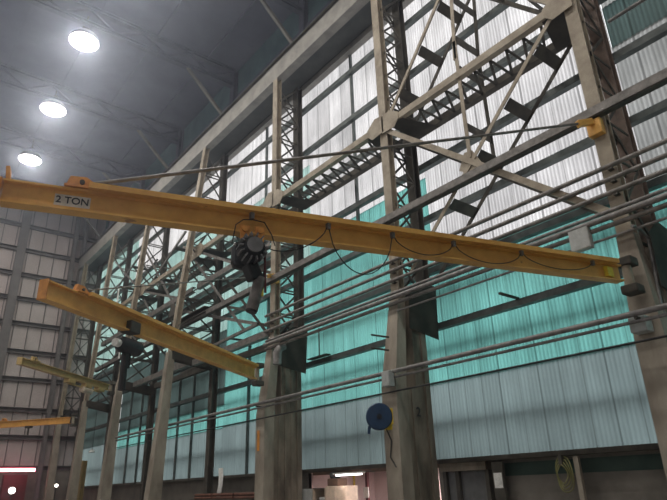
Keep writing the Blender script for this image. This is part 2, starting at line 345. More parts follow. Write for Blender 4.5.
# ------------------------------------------------------------------ columns
PED = [11.72, 11.37, 11.46, 10.25, 10.75, 11.1, 11.5]    # hall side of each casing
CL = ['tall column at the right, carrying the two ton jib boom', 'tall laced column marked with a 2, blue reel on its casing', 'tall laced column that carries the second, dark orange jib',
      'tall column left of the second jib root, pale casing narrowing upwards', 'tall column far left carrying the short pale yellow jib', 'tall far column where the lowest yellow jib is fixed', 'tall column at the far end wall corner']
CZ = [6.2, 6.9, 7.0, 7.6, 7.4, 7.2, 7.0]
for i, yf in enumerate(COLY):
    wd = .47; y0, y1 = yf-wd, yf; pf = PED[i]; zt = CZ[i]
    t = thing('laced_column', CL[i], 'column', (12.6, yf-wd/2, 0), 'columns along the glazed wall')
    # upper front chord: I section with its flange to the hall, leaning out a little where it meets the casing
    lean = i >= 3
    za = zt-.3
    xa = 12.12 - ((12-pf)*.66 if lean else 0)
    fw = .34
    mb = MB(); mb.bar((xa, yf-fw/2, za), (12.12, yf-fw/2, 19.57), fw, .26, up=(1, 0, 0), profile='I', t=.035); mb.build('front_chord', M['beige'], t)
    mb = MB(); mb.bar((13.28, yf-fw/2, 0 if lean else za), (13.28, yf-fw/2, 19.57), fw, .3, up=(1, 0, 0), profile='I', t=.04)
    mb.build('rear_chord', M['brown'] if i == 0 else M['dark'], t)
    mb = MB(); n = int((19.4-zt)/(1.45 if lean else 1.0)); y0 = yf-fw
    for s, yy in ((0, y0+.03), (1, y1-.03)):
        for k in range(n):
            z0 = zt+.1+(19.3-zt)*k/n; z1 = zt+.1+(19.3-zt)*(k+1)/n
            fa = 12.2-(12.12-xa)*(1-(z0-zt)/(19.4-zt)); fb = 12.2-(12.12-xa)*(1-(z1-zt)/(19.4-zt))
            if (k+s) % 2: mb.bar((fa, yy, z0), (13.16, yy, z1), .03, .075, up=(0, 0, 1))
            else: mb.bar((13.16, yy, z0), (fb, yy, z1), .03, .075, up=(0, 0, 1))
            mb.bar((fa, yy, z0), (13.16, yy, z0), .03, .06)
    mb.build('lacing', M['dark'], t)
    # casing: front pier with a sloped head, on the nearer columns also the infill and the rear pier
    cw = .56; y0 = yf-cw
    pd = .62 if lean else .42
    zk = .02 if lean else 4.2
    mb = MB(); mb.box(pf, pf+pd, y0, y1+.02, 0, zk)
    mb.hexa([(pf, y0, zk), (pf+pd, y0, zk), (pf+pd, y1+.02, zk), (pf, y1+.02, zk),
             (xa-.16, yf-fw-.01, zt+.25), (xa+.14, yf-fw-.01, zt+.25), (xa+.14, y1+.01, zt+.25), (xa-.16, y1+.01, zt+.25)])
    mb.build('front_pier', M['concrete'], t)
    if not lean:
        bx = (13.25, 12.75, 13.1)[i]
        mb = MB(); mb.box(pf+.42, bx-.2, y0+.05, y1-.05, 0, zk); mb.box(xa+.1, bx-.2, y0+.05, y1-.05, zk, zt-.1)
        for k in range(3 if i == 2 else 1):
            xr = pf+.62+(bx-.3-pf-.5)*k/3
            mb.box(xr, xr+.09, y0+.02, y1-.02, 0, zt-.15 if xr > 12.2 else zk)
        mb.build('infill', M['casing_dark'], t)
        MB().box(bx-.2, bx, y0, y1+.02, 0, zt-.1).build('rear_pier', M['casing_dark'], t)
    y0 = yf-fw
    mb = MB()
    for yy in ((yf-cw-.03) if not lean else y0-.03, y1+.025):
        mb.plate([(xa-.05, yy, zt-1.0), (13.3, yy, zt-1.2), (13.4, yy, zt+.5), (12.7, yy, zt+.6), (xa+.05, yy, zt+.2)] if not lean else [(xa, yy, zt-.1), (13.3, yy, zt-.4), (13.3, yy, zt+.1), (xa, yy, zt+.3)], .02, (0, 1, 0))
    mb.build('gusset_plate', M['gusset'], t)
    if i == 1:
        p = on_y(412, 413, y0-.02)
        text_mesh('painted_number', '2', .36, M['ink'], t, (12.2, yf-cw+.012, p.z), (1, 0, 0), (0, 0, 1))
        MB().box(pf-.012, pf, y0+.02, y0+.3, 3.05, 3.6).build('yellow_patch', M['signyellow'], t)['label'] = 'yellow painted patch'
    if i == 2:
        MB().box(pf-.012, pf, y0+.08, y1-.1, 2.95, 3.65).build('orange_patch', M['orange'], t)['label'] = 'worn orange patch'

# ------------------------------------------------------------------ lattice struts between the columns
def lattice_strut(ya, yb, z, label):
    t = thing('lattice_strut', label, 'strut', (12.6, (ya+yb)/2, z-.15), 'lattice struts between the columns')
    MB().bar((12.02, ya, z), (12.02, yb, z), .2, .24, profile='C', t=.03).build('front_chord', M['beige'], t)
    MB().bar((13.3, ya, z), (13.3, yb, z), .24, .24, profile='C', t=.03).build('rear_chord', M['dark'], t)
    mb = MB(); L = yb-ya; n = 9 if ya < 19 else 4
    for k in range(n):
        y = ya+.7+(L-1.4)*k/n; y2 = ya+.7+(L-1.4)*(k+1)/n
        mb.bar((12.1, y, z-.1), (13.2, y2, z-.1), .08, .04); mb.bar((12.1, y2, z-.1), (13.2, y2, z-.1), .07, .04)
    mb.build('lacing', M['dark'], t)
    for s in (0, 1):
        y, d = (ya, 1) if s == 0 else (yb, -1)
        MB().plate([(12.0, y, z-.14), (13.35, y, z-.14), (13.35, y+d*1.0, z-.14), (12.0, y+d*.6, z-.14)], .02, (0, 0, 1)).build('gusset_plate', M['gusset'], t)
        MB().plate([(11.9, y-.3*d, z-.3), (11.9, y+.28*d, z-.34), (11.9, y+.5*d, z-.1), (11.9, y+.5*d, z+.14), (11.9, y+.1*d, z+.42), (11.9, y-.3*d, z+.36)], .02, (1, 0, 0)).build('node_plate', M['beige'], t)
lattice_strut(5.12, 11.6, 13.05, 'pale lattice strut at top right, between the number two column and the right column')
lattice_strut(12.13, 18.5, 13.1, 'pale lattice strut between the number two column and the next column left')
lattice_strut(19.03, 25.8, 13.2, 'lattice strut left of the third column, above the second jib')
lattice_strut(26.35, 33.5, 13.2, 'lattice strut between the two leaning far columns')
lattice_strut(34.05, 40.5, 13.2, 'lattice strut nearest the end wall')

# diagonal and vertical bracing: a front member, a rear member and battens between
bn = [0]
def brace(a, b, label, size=.13, battens=4, front='beige', gus=True, bat=.17):
    a, b = Vector(a), Vector(b); d = (b-a); mid = (a+b)/2
    t = thing('cross_brace', label, 'brace', tuple(min(a, b, key=lambda p: p.z)), 'cross braces between the columns')
    off = Vector((1.18, 0, 0))
    MB().bar(a, b, size, size, up=(1, 0, 0), profile='L', t=.03).build('front_member', M[front], t)
    MB().bar(a+off, b+off, size, size, up=(1, 0, 0), profile='L', t=.03).build('rear_member', M['dark'], t)
    n = d.normalized()
    for k in range(battens):
        p = a+d*((k+.5)/battens)
        q = n*bat
        MB().plate([p-q+Vector((.05, 0, 0)), p+q+Vector((.05, 0, 0)), p+q+off*.97, p-q+off*.97], .02, n.cross(Vector((1, 0, 0)))).build('batten_plate', M['dark'], t)
    return t
X0 = 12.04
P = lambda x, y: on_x(x, y, X0)
brace(P(388, 131), P(611, 213), 'long brace sloping gently down right, from the number two column strut to the right column', .17, 3, bat=.15)
q_ = P(470, 165)
MB().plate([q_+Vector((-.03, -.4, -.1)), q_+Vector((-.03, -.1, -.42)), q_+Vector((-.03, .38, -.02)), q_+Vector((-.03, .12, .45)), q_+Vector((-.03, -.15, .4))], .02, (1, 0, 0)).build('crossing_plate', M['beige'], bpy.data.objects['cross_brace'])
brace(P(551, 20), P(412, 272), 'steep brace from the top right strut end down to the number two column', .12, 5)
brace(P(455, 42), P(471, 158), 'upright brace hanging from the lattice strut to the crossing point', .12, 2, bat=.14)
brace(P(447, -18), P(391, 114), 'thin brace rising from the number two column above the lattice strut', .12, 3)
brace(P(451, -20), P(456, 60), 'upright brace above the lattice strut, at the top edge', .12, 2, bat=.14)
brace(P(458, -22), P(552, 4), 'brace dropping right towards the top of the right column', .12, 2)
# third bay and beyond
def by(x, ya, za, yb, zb): return (Vector((X0, ya, za)), Vector((X0, yb, zb)))
brace(P(190, 253), P(245, 330), 'steep laced brace dropping right behind the hoist motor', 0.14, 2, 'pipe', bat=.13)
brace(P(184, 247), P(262, 272), 'shallow brace running right to the third column above the hook', 0.14, 2, 'pipe', bat=.13)
brace(P(182, 311), P(258, 324), 'shallow brace at the level of the grey hoist cylinder', 0.14, 2, 'pipe', bat=.13)
brace(P(160, 372), P(258, 324), 'brace rising right under the second jib', 0.12, 2, 'pipe', bat=.13)
brace(P(147, 252), P(180, 315), 'steep brace crossing between the leaning far columns', 0.14, 2, 'pipe', bat=.13)
brace(P(186, 232), P(146, 292), 'brace rising right between the leaning far columns', 0.14, 2, 'pipe', bat=.13)
brace(P(146, 292), P(178, 298), 'level looking brace between the leaning far columns', 0.13, 2, 'pipe', bat=.13)
brace(P(145, 300), P(164, 345), 'lower steep brace left of the leaning column with pale casing', 0.12, 2, 'pipe', bat=.13)
brace(P(116, 262), P(142, 292), 'brace dropping right beside the far laced column', 0.12, 2, 'pipe', bat=.13)
brace(P(140, 256), P(112, 296), 'brace rising right beside the far laced column', 0.12, 2, 'pipe', bat=.13)
brace(P(118, 318), P(146, 352), 'lower brace dropping right above the pale yellow jib', 0.12, 2, 'pipe', bat=.13)
brace(P(146, 318), P(112, 360), 'lower brace rising right above the pale yellow jib', 0.12, 2, 'pipe', bat=.13)
for ya, yb, z, lb in ((19.03, 25.85, 11.25, 'dark tie beam left of the third column, behind the hoist'), (26.35, 33.5, 11.25, 'dark tie beam between the leaning far columns'), (34.05, 40.5, 11.25, 'dark tie beam by the end wall'),
                  (19.03, 25.85, 7.4, 'dark low tie beam left of the third column, under the second jib'), (26.35, 33.5, 7.5, 'dark low tie beam between the leaning far columns')):
    t = thing('tie_beam', lb, 'beam', (12.1, (ya+yb)/2, z-.15), 'tie beams between the far columns')
    MB().bar((12.05, ya, z), (12.05, yb, z), .2, .28, profile='C', t=.03).build('front_channel', M['pipe'], t)
    MB().bar((13.28, ya, z), (13.28, yb, z), .2, .28, profile='C', t=.03).build('rear_channel', M['dark'], t)
# dark gusset box hanging at the leaning column
a = P(174, 313)
t = thing('gusset_bracket', 'dark haunch bracket with a short shelf on the leaning column', 'bracket', (a.x, a.y, a.z-.5))
MB().plate([(11.9, a.y-1.9, a.z-.28), (11.9, a.y+.3, a.z-.2), (11.9, a.y+.2, a.z+.5), (11.9, a.y-.3, a.z+.45), (11.9, a.y-.5, a.z)], .04, (1, 0, 0)).build('haunch_plate', M['dark'], t)
b1 = on_x(170, 315, 11.8); b2 = on_x(206, 325, 11.8)
MB().bar((11.8, b1.y, (b1.z+b2.z)/2), (11.8, b2.y, (b1.z+b2.z)/2), .3, .3, profile='C', t=.04).build('shelf', M['dark'], t)

# ------------------------------------------------------------------ pipes, bars, wires and conduits along the wall
def on_front(x0, x1): return x0
t = thing('conductor_beam', 'long dark beam on the column fronts, carrying the jib tie rod level', 'beam', (11.84, 20, 9.35))
MB().bar((11.86, -8, 9.5), (11.86, 40.6, 9.5), .2, .22, profile='L', t=.035).build('angle', M['pipe'], t)
MB().box(11.78, 11.96, -8, 40.6, 9.36, 9.4).build('bottom_strip', M['dark'], t)
for z, nm in ((8.08, 'uppermost of the three thin parallel pipes under the long dark beam'), (7.77, 'middle of the three thin parallel pipes under the long dark beam'), (7.45, 'lowest of the three thin parallel pipes under the long dark beam')):
    t = thing('conductor_pipe', 'grey conductor pipe, '+nm, 'pipe', (11.9, 5, z-.05), 'three conductor pipes')
    MB().tube([(11.9, -8, z), (11.9, 19.2, z)], .055, 10).build('pipe', M['pipe'], t, True)
    for y in (4.87, 11.87, 18.77):
        MB().box(11.86, 12.02, y-.05, y+.05, z-.1, z-.055).build('bracket', M['dark'], t)
    if nm.startswith('upper'):
        pass
def pipe_run(name, label, x, z, ya, yb, r, mat, group=None, ys=(), to=None):
    t = thing(name, label, 'conduit', (x, (ya+yb)/2, z-r), group)
    MB().tube([(x, ya, z), (x, yb, z)], r, 10).build('tube', M[mat], t, True)
    for y in ys:
        MB().box(x-.03, to or x+.25, y-.03, y+.03, z-r-.05, z-r).build('clamp', M['dark'], t)
    return t
ys = (4.87, 8.3, 11.87, 15.3)
pipe_run('conduit', 'galvanised conduit on top of the upper bundle behind the first boom', 11.75, 6.98, -6, 18.9, .045, 'conduit', 'upper conduit bundle')
pipe_run('conduit', 'thick galvanised conduit in the middle of the upper bundle', 11.68, 6.82, -6, 18.9, .07, 'conduit', 'upper conduit bundle')
pipe_run('conduit', 'galvanised conduit lowest in the upper bundle behind the first boom', 11.75, 6.66, -6, 18.9, .055, 'pipe', 'upper conduit bundle')
pipe_run('conduit', 'thin galvanised conduit under the upper bundle, near the grey box', 11.8, 6.42, -6, 11.7, .03, 'conduit', 'upper conduit bundle')
XL = 11.28
pipe_run('conduit', 'thick galvanised conduit crossing low in front of the columns', XL, 4.56, -4, 33.4, .06, 'conduit', 'low conduits', (4.8, 11.75, 18.7), 11.9)
pipe_run('conduit', 'galvanised conduit just beneath the thick low conduit', XL+.03, 4.41, -4, 33.4, .035, 'conduit', 'low conduits')
pipe_run('cable', 'dark taut cable strung below the low conduits', XL, 4.02, -4, 33.4, .024, 'black')
_p = on_x(592, 32, 13.3)
pipe_run('conduit', 'pale conduit high on the wall right of the right column, at the top edge', 13.3, _p.z, -8, 4.6, .05, 'conduit', None, (1.0, -4.0), 13.6)
# boxes
def ebox(label, c, sx, sy, sz, mat='box'):
    t = thing('junction_box', label, 'box', (c[0], c[1], c[2]-sz/2), 'grey junction boxes')
    MB().box(c[0]-sx/2, c[0]+sx/2, c[1]-sy/2, c[1]+sy/2, c[2]-sz/2, c[2]+sz/2).build('body', M[mat], t, bevel=.008)
    MB().box(c[0]-sx/2-.012, c[0]-sx/2, c[1]-sy/2+.02, c[1]+sy/2-.02, c[2]-sz/2+.02, c[2]+sz/2-.02).build('cover', M[mat], t)
    return t
p = on_x(581, 240, 11.7); ebox('grey junction box behind the first boom, on the upper conduits', p, .16, .46, .5)
p = on_x(641, 325, 11.57); ebox('grey junction box on the right column, over the low conduits', p, .3, .32, .3)
p = on_x(388, 379, 11.2); ebox('grey junction box on the number two column, above the blue reel', p, .2, .3, .42)
p = on_x(275, 352, 11.6); t = thing('vent_hood', 'pale curved hood on the head of the third column casing', 'hood', (p.x, p.y, p.z-.2))
mb = MB(); mb.tube([(11.7, p.y, p.z-.45), (11.7, p.y, p.z), (11.8, p.y-.05, p.z+.18), (12.0, p.y-.12, p.z+.22)], [.16, .17, .15, .1], 12); mb.build('hood', M['conduit'], t, True)
# pegs on casing 2 and wall brackets on the girt
for (xa, ya, xb, yb), lb in (((371, 335, 387, 337.5), 'upper of two dark steel pegs sticking out of the number two column'), ((375, 348, 387, 350.5), 'lower of two dark steel pegs sticking out of the number two column')):
    b = on_x(xb, yb, 11.37); z = b.z
    tag(MB().tube([(b.x+.02, b.y-.05, z), (b.x-.55, b.y+.06, z+.02)], .028, 8).build('steel_peg', M['dark'], None, True), lb, 'peg')
p = on_x(495, 305, 13.5)
tag(MB().box(12.75, 13.6, p.y-.75, p.y-.68, 6.3, 6.36).build('bracket_arm', M['dark']), 'short dark bracket arm standing out of the wall girt under the first boom', 'bracket')
p = on_x(320, 340, 13.5)
t = thing('pipe_stand', 'thin upright pipe with a foot plate on the girt left of the number two column', 'pipe', (13.45, p.y, 6.33))
MB().tube([(13.45, p.y, 6.34), (13.45, p.y, 7.5)], .025, 8).build('pipe', M['dark'], t, True)
MB().box(13.3, 13.55, p.y-.6, p.y+.6, 6.32, 6.36).build('foot_plate', M['dark'], t)
# bent conduit down the right column
p0 = on_y(632, 226, 4.6); p1 = on_y(648, 238, 4.6); p2 = on_y(660, 300, 4.6)
tag(MB().tube([p0, (p0+p1)/2+Vector((0, 0, .08)), p1, (p1+p2)/2+Vector((.03, 0, 0)), p2, Vector((p2.x+.02, 4.6, 2.0))], .035, 10).build('bent_conduit', M['conduit'], None, True), 'bent conduit curving down the shaded side of the right column', 'conduit')

# ------------------------------------------------------------------ jib cranes
def jib(name, label, root, tip, depth, flange, mat, plate_at, rod_top, cap=True, rod_r=.03, name_stop=False):
    root, tip = Vector(root), Vector(tip); d = (root-tip); L = d.length; d.normalize(); side = Vector((d.y, -d.x, 0))
    if side.dot(EYE-tip) < 0: side = -side           # towards the viewer
    t = thing(name, label, 'crane', tuple(root))
    MB().bar(tip, root-d*.25, flange, depth, profile='I', t=.03).build('boom', M[mat], t)
    up = Vector((0, 0, 1)); top = depth/2
    # end stop on the tip
    mb = MB(); mb.bar(tip-d*.03-up*(top+.0), tip-d*.03+up*(top+.02), flange*.95, .03, up=d)
    if name_stop: mb.bar(tip+d*.05+up*top, tip+d*.02+up*(top+.2), .16, .05, up=d)
    mb.build('end_stop', M['orange' if mat == 'yellow' else mat], t)
    p = tip+d*(L*plate_at)
    if cap:
        MB().bar(p+d*.1+up*(top+.03), root-d*.4+up*(top+.03), flange*2.1, .085, profile='box').build('cap_channel', M[mat], t)
    q = p+up*(top+.02)
    mb = MB(); mb.plate([q-d*.22+side*.05, q+d*.22+side*.05, q+d*.2+side*.05+up*.1, q+d*.05+side*.05+up*.2, q-d*.16+side*.05+up*.19], .1, -side)
    mb.bar(q-d*.22+up*.01, q+d*.24+up*.01, flange*1.25, .04)
    an = mb.build('rod_anchor', M['orange' if mat == 'yellow' else mat], t, bevel=.006)
    mb = MB(); mb.tube([q+up*.1-side*.09, q+up*.1+side*.09], .035, 12); pn = mb.build('pin', M['dark'], an, True)
    if rod_top is not None:
        rt = Vector(rod_top)
        MB().tube([q+up*.12+d*.1, rt], rod_r, 10).build('tie_rod', M['pipe'], t, True)
        rd = (q-rt).normalized()
        mb = MB(); mb.bar(q+up*.12+d*.05, q+up*.12+d*.45-Vector((0, 0, 0))+(rt-q).normalized()*.02, .05, .06); mb.build('clevis', M['dark'], t)
        mb = MB(); mb.box(rt.x, rt.x+.2, rt.y-.18, rt.y+.16, rt.z-.34, rt.z+.06)
        mb.bar(rt+rd*.5, rt, .12, .16)
        mb.build('upper_bracket', M[mat], t, bevel=.02)
    mb = MB(); mb.tube([root+up*(-top-.18), root+up*(top+.18)], .09, 16); mb.build('pivot_post', M['beige'], t, True)
    for s in (top+.12, -top-.12):
        c = root+up*s
        mb = MB(); mb.box(c.x-.12, c.x+.22, c.y-.17, c.y+.17, c.z-.09, c.z+.09); mb.build('hinge_bracket', M['dark'], t, bevel=.03)
    return t, d, side, tip, root
_r = on_x(632, 274.5, 11.52); ZB = _r.z
r1 = Vector((11.52, 4.86, ZB)); t1p = on_z(2, 192.5, ZB)
J1, D1, S1, T1, R1 = jib('jib_crane', 'long yellow two ton jib crane across the picture, nearest', r1, t1p, .34, .2, 'yellow', .086, on_x(592, 122, 11.82), name_stop=True)
# sign on the web
def on_web(x, y):
    v = ray(x, y); n = S1; pt = T1+S1*.012
    return EYE+v*((pt-EYE).dot(n)/v.dot(n))
c = on_web(72.5, 201.5); a = on_web(57, 199.5); b = on_web(89, 204)
hl = (b-a).length/2*1.12
cc = c+S1*.004; xd = D1
sg = MB().plate([cc-xd*hl-Vector((0, 0, .085)), cc+xd*hl-Vector((0, 0, .085)), cc+xd*hl+Vector((0, 0, .085)), cc-xd*hl+Vector((0, 0, .085))], .004, S1).build('capacity_sign', M['label'], J1)
tx = text_mesh('lettering', '2 TON', .143, M['ink'], sg, cc+S1*.006, xd, (0, 0, 1))
mb = MB(); c2 = R1-D1*.55+S1*.03
mb.box(c2.x-.12, c2.x+.1, c2.y-.05, c2.y+.03, c2.z-.1, c2.z+.1); mb.build('yellow_end_plate', M['signyellow'], J1)['label'] = 'bright yellow plate at the boom root'

p = on_x(262, 372, 11.2); z2 = p.z
tip = on_z(44, 290, z2)
J2, D2, S2, T2, R2 = jib('jib_crane', 'second orange yellow jib crane, below the first, fixed to the third column', (11.3, 18.75, z2), tip, .42, .24, 'yellow', .10, (11.95, 18.76, 9.7), True, .02)
p = on_x(112, 388, 10.6); z3 = p.z
tip = on_z(20, 361, z3)
J3, D3, S3, T3, R3 = jib('jib_crane', 'short pale yellow jib crane at the left, under the second', (10.55, p.y+.1, z3), tip, .3, .26, 'paleyellow', .12, None, False)
p = on_x(74, 420, 10.95); z4 = p.z
q = on_z(0, 425, z4); q = q+(q-p)*.35; q.z = z4; q.y = min(q.y, 49.3)
J4, D4, S4, T4, R4 = jib('jib_crane', 'lowest yellow jib crane, entering at the left edge', (10.9, p.y, z4), q, .4, .25, 'yellow', .3, None, False)

# hoist under the first boom
def along(T, D, x, y, z):      # nearest boom point to the sight line
    g = on_z(x, y, z); s = (g-T).dot(D); return T+D*s
hp = along(T1, D1, 256.5, 228, ZB-.2)
hz = ZB-.18
t = thing('electric_hoist', 'black electric chain hoist with finned motor hanging under the two ton boom', 'hoist', (hp.x, hp.y, hz-.9))
U = Vector((0, 0, 1)); H = Vector((hp.x, hp.y, 0))
def hpt(dd, ss, zz): return H+D1*dd+S1*ss+U*zz
mb = MB()
for dd in (-.12, .12):
    for ss in (-.08, .08):
        mb.tube([hpt(dd, ss-.0, hz+.055), hpt(dd, ss*1.9, hz+.055)], .05, 12)
    mb.plate([hpt(dd-.08, .1, hz+.12), hpt(dd+.08, .1, hz+.12), hpt(dd+.05, .1, hz-.22), hpt(dd-.05, .1, hz-.22)], .02, S1)
mb.build('trolley', M['orange'], t)
mb = MB(); cz = hz-.3
ctr = hpt(-.02, .02, cz)
pr = [(-.38, .05), (-.36, .15), (-.2, .19), (.2, .2), (.28, .17), (.34, .1), (.36, .03)]
mb.tube([ctr+S1*o for o, r in pr], [r for o, r in pr], 20); mb.build('motor_body', M['motor'], t, True)
mb = MB()
for k in range(14):
    an = k*2*math.pi/14
    e = D1*math.cos(an)+U*math.sin(an)
    mb.bar(ctr+S1*.1+e*.19, ctr+S1*.34+e*.19, .02, .06, up=e)
mb.build('cooling_fin', M['steel'], t)
mb = MB(); mb.tube([ctr+S1*.37, ctr+S1*.39], .12, 18); mb.build('fan_cover', M['steel'], t, True)
gb = hpt(-.1, -.12, cz)
mb = MB(); mb.bar(gb-S1*.12, gb+S1*.15, .32, .44); mb.build('gear_housing', M['motor'], t, bevel=.1)
mb = MB(); mb.bar(hpt(-.02, .05, cz-.18), hpt(.08, .05, cz-.42), .2, .2, up=(1, 0, 0)); mb.build('chain_guide', M['black'], t, bevel=.03)
mb = MB(); hc = hpt(.1, .08, cz-.3)
mb.tube([hc+(D1*math.cos(a_)*.11+U*math.sin(a_)*.11) for a_ in [math.pi*.62+ i*math.pi*1.5/12 for i in range(13)]], [.035]*11+[.025, .012], 10); mb.build('hook', M['motor'], t, True)
mb = MB(); ca = hpt(.15, .06, cz-.38); cb = hpt(.03, .06, cz-.9)
mb.tube([ca, ca.lerp(cb, .05), cb.lerp(ca, .03), cb], [.08, .09, .09, .08], 18); cont = mb.build('chain_container', M['pipe'], t, True)
mb = MB(); dn = (cb-ca).normalized(); mb.tube([cb-dn*.005, cb+dn*.025], [.085, .08], 18); k_ = mb.build('dark_end_cap', M['black'], cont, True)
mb = MB(); mb.tube([hpt(.2, .1, hz-.2), hpt(.22, .1, cz-.62)], .018, 8); mb.build('pendant_cable', M['redpaint'], t, True)
mb = MB(); mb.bar(hpt(.16, .08, cz-.5), hpt(.16, .08, cz-.68), .07, .06, up=(1, 0, 0)); mb.build('pendant', M['signyellow'], t, bevel=.012)
# festoon cable along the boom
fc = thing('festoon_cable', 'thin black festoon cable looping along the two ton boom', 'cable', tuple(hp+U*.2), None)
xs = [(253, 218), (327, 232), (392, 240), (455, 247), (520, 258), (590, 268)]
pp = [along(T1, D1, x, y+2, ZB)+S1*.12 for x, y in xs]
drops = [.55, .78, .3, .3, .24]
for i in range(5):
    a, b = pp[i], pp[i+1]; pts = []
    a0 = a+U*.13; b0 = b+U*.13
    if i == 0: a0 = hpt(.1, .15, hz-.1)
    for k in range(17):
        f = k/16; q = a0.lerp(b0, f); s = 4*f*(1-f)
        ww = min(1, (s)**.6)
        q.z = a0.z*(1-f)+b0.z*f - drops[i]*ww*(.55 if i in (0,) else 1)
        pts.append(q)
    MB().tube(pts, .009, 6).build('cable_loop', M['black'], fc, True)
for i, q in enumerate(pp):
    mb = MB(); mb.box(q.x-.03, q.x+.03, q.y-.03, q.y+.03, q.z+.06, q.z+.22); mb.build('cable_clip', M['steel'], fc)
g1 = hpt(.05, .11, hz+.15)
MB().tube([hpt(-.3, .08, hz-.2), hpt(-.26, .13, hz+.1), hpt(-.15, .13, hz+.2), hpt(0, .13, hz+.22), hpt(.18, .13, hz+.2), hpt(.3, .13, hz), hpt(.36, .1, hz-.16)], .009, 6).build('cable_loop', M['black'], fc, True)

# hoist under the second boom
hq = along(T2, D2, 131, 334, z2-.25); hz2 = z2-.25
t = thing('electric_hoist', 'small dark hoist with white end under the second jib', 'hoist', (hq.x, hq.y, hz2-.7))
mb = MB(); mb.bar(hq-D2*.2+U*(hz2-hq.z+.16), hq+D2*.2+U*(hz2-hq.z+.16), .34, .3); mb.build('trolley', M['dark'], t, bevel=.03)
hc = Vector((hq.x, hq.y, hz2-.32))
mb = MB(); mb.tube([hc-D2*.4, hc-D2*.3, hc+D2*.35, hc+D2*.42], [.14, .2, .2, .12], 16); mb.build('motor_body', M['motor'], t, True)
mb = MB(); mb.tube([hc-D2*.55, hc-D2*.4], .1, 16); mb.build('white_end_cover', M['white'], t, True)
mb = MB(); mb.tube([hc-D2*.1+U*-.1, hc-D2*.1+U*-1.1], .09, 8); mb.build('chain_bag', M['black'], t, True)
mb = MB(); mb.bar(hc-U*.1, hc-U*.55, .14, .14, up=(1, 0, 0)); mb.build('hook_block', M['black'], t, bevel=.03)
# hoist under jib 3
hq = along(T3, D3, 90, 385, z3-.2); hz3 = z3-.145
t = thing('electric_hoist', 'pale trolley hoist under the short pale yellow jib', 'hoist', (hq.x, hq.y, hz3-.5))
for k, dd in enumerate((-1.5, .0, 1.2)):
    c = Vector((hq.x, hq.y, hz3-.1))+D3*dd
    mb = MB(); mb.bar(c-D3*.3, c+D3*.3, .3, .2); mb.build('trolley', M['paleyellow'], t, bevel=.03)
c = Vector((hq.x, hq.y, hz3-.32))
mb = MB(); mb.bar(c-D3*1.6+U*.1, c+D3*1.3+U*.1, .1, .06); mb.build('tie_bar', M['paleyellow'], t)
mb = MB(); mb.tube([c-D3*.45, c-D3*.4, c+D3*.4, c+D3*.45], [.1, .16, .16, .1], 14); mb.build('motor_body', M['cream'], t, True)
c = along(T4, D4, 28, 426, z4-.2); 
t = thing('hook_trolley', 'tiny dark hook trolley on the lowest yellow jib', 'hoist', (c.x, c.y, z4-.75))
c.z = z4-.26
mb = MB(); mb.bar(c-D4*.2, c+D4*.2, .3, .14); mb.build('trolley', M['dark'], t, bevel=.02)
mb = MB(); mb.tube([c, c-U*.5], .06, 8); mb.build('hook', M['dark'], t, True)

# ------------------------------------------------------------------ blue hose reel on the number two column
p = on_x(379, 417, 11.15); yb = 12.0
t = thing('hose_reel', 'dark blue round hose reel on the number two column', 'reel', (p.x, p.y, p.z-.4))
ax = Vector((-.62, -.78, 0)).normalized()
c = Vector((11.12, on_x(379, 417, 11.12).y, p.z))
mb = MB(); mb.tube([c-ax*.12, c-ax*.1, c+ax*.08, c+ax*.11, c+ax*.12], [.3, .355, .36, .33, .2], 32); mb.build('drum', M['blue'], t, True)
mb = MB(); mb.tube([c+ax*.12, c+ax*.15], .07, 14); mb.build('hub', M['motor'], t, True)
sd = Vector((.78, -.62, 0)).normalized()
mb = MB(); mb.bar(c-sd*.27-U*.24, c-sd*.3-U*.44, .08, .1, up=ax); mb.build('hose_outlet', M['blue'], t, bevel=.01)
mb = MB(); mb.bar(c-ax*.1+sd*.1, Vector((11.5, 11.72, c.z)), .2, .42); mb.build('wall_bracket', M['signyellow'], t)
mb = MB(); a = c+sd*.18-U*.33; mb.tube([a, a+sd*.12-U*.3, Vector((11.3, 11.85, p.z-1.05)), Vector((11.34, 11.7, p.z-1.3))], .018, 8); mb.build('hose_tail', M['black'], t, True)

# ------------------------------------------------------------------ lower wall and what stands along it
ZS = 2.16
mb = MB()
for a, b in ((Y0, 12.5), (19.1, Y1)): mb.box(XW, XW+.15, a, b, 0, ZS+.1)
struct(mb.build('wall_right', M['lowwall']))
mb = MB(); mb.box(XW-.02, XW+.0, 4.9, 11.4, 1.8, 2.12); struct(mb.build('trim_low_band', M['greenband']))
# lit recess behind the second bay
mb = MB(); mb.box(XW+.02, 17.2, 11.6, 11.7, 0, 2.25); mb.box(XW+.02, 17.2, 19.1, 19.2, 0, 2.25); mb.box(17.2, 17.3, 11.6, 19.2, 0, 2.25)
struct(mb.build('wall_recess', M['pinkwall']))
struct(MB().box(XW+.02, 17.3, 11.6, 19.2, 2.25, 2.3).build('ceiling_recess', M['lowwall']))
mb = MB(); mb.box(13.6, 13.8, 12.2, 18.45, 2.1, 2.2); struct(mb.build('trim_lintel', M['wood']))
p1 = on_x(336, 474.5, 12.95); p2 = on_x(362, 475, 12.95)
zt = (p1.z+p2.z)/2
t = thing('fluorescent_lamp', 'glowing fluorescent tube lamp in the lit recess left of the number two column', 'lamp', (12.95, (p1.y+p2.y)/2, zt))
mb = MB(); mb.tube([(12.95, p1.y, zt), (12.95, p2.y, zt)], .022, 10); mb.build('tube', M['tube'], t, True)
MB().box(12.85, 13.05, min(p1.y, p2.y)-.05, max(p1.y, p2.y)+.05, zt+.03, zt+.07).build('housing', M['white'], t)
mb = MB()
for y in (min(p1.y, p2.y)+.1, max(p1.y, p2.y)-.1): mb.box(12.9, 13.62, y-.02, y+.02, zt+.07, zt+.1)
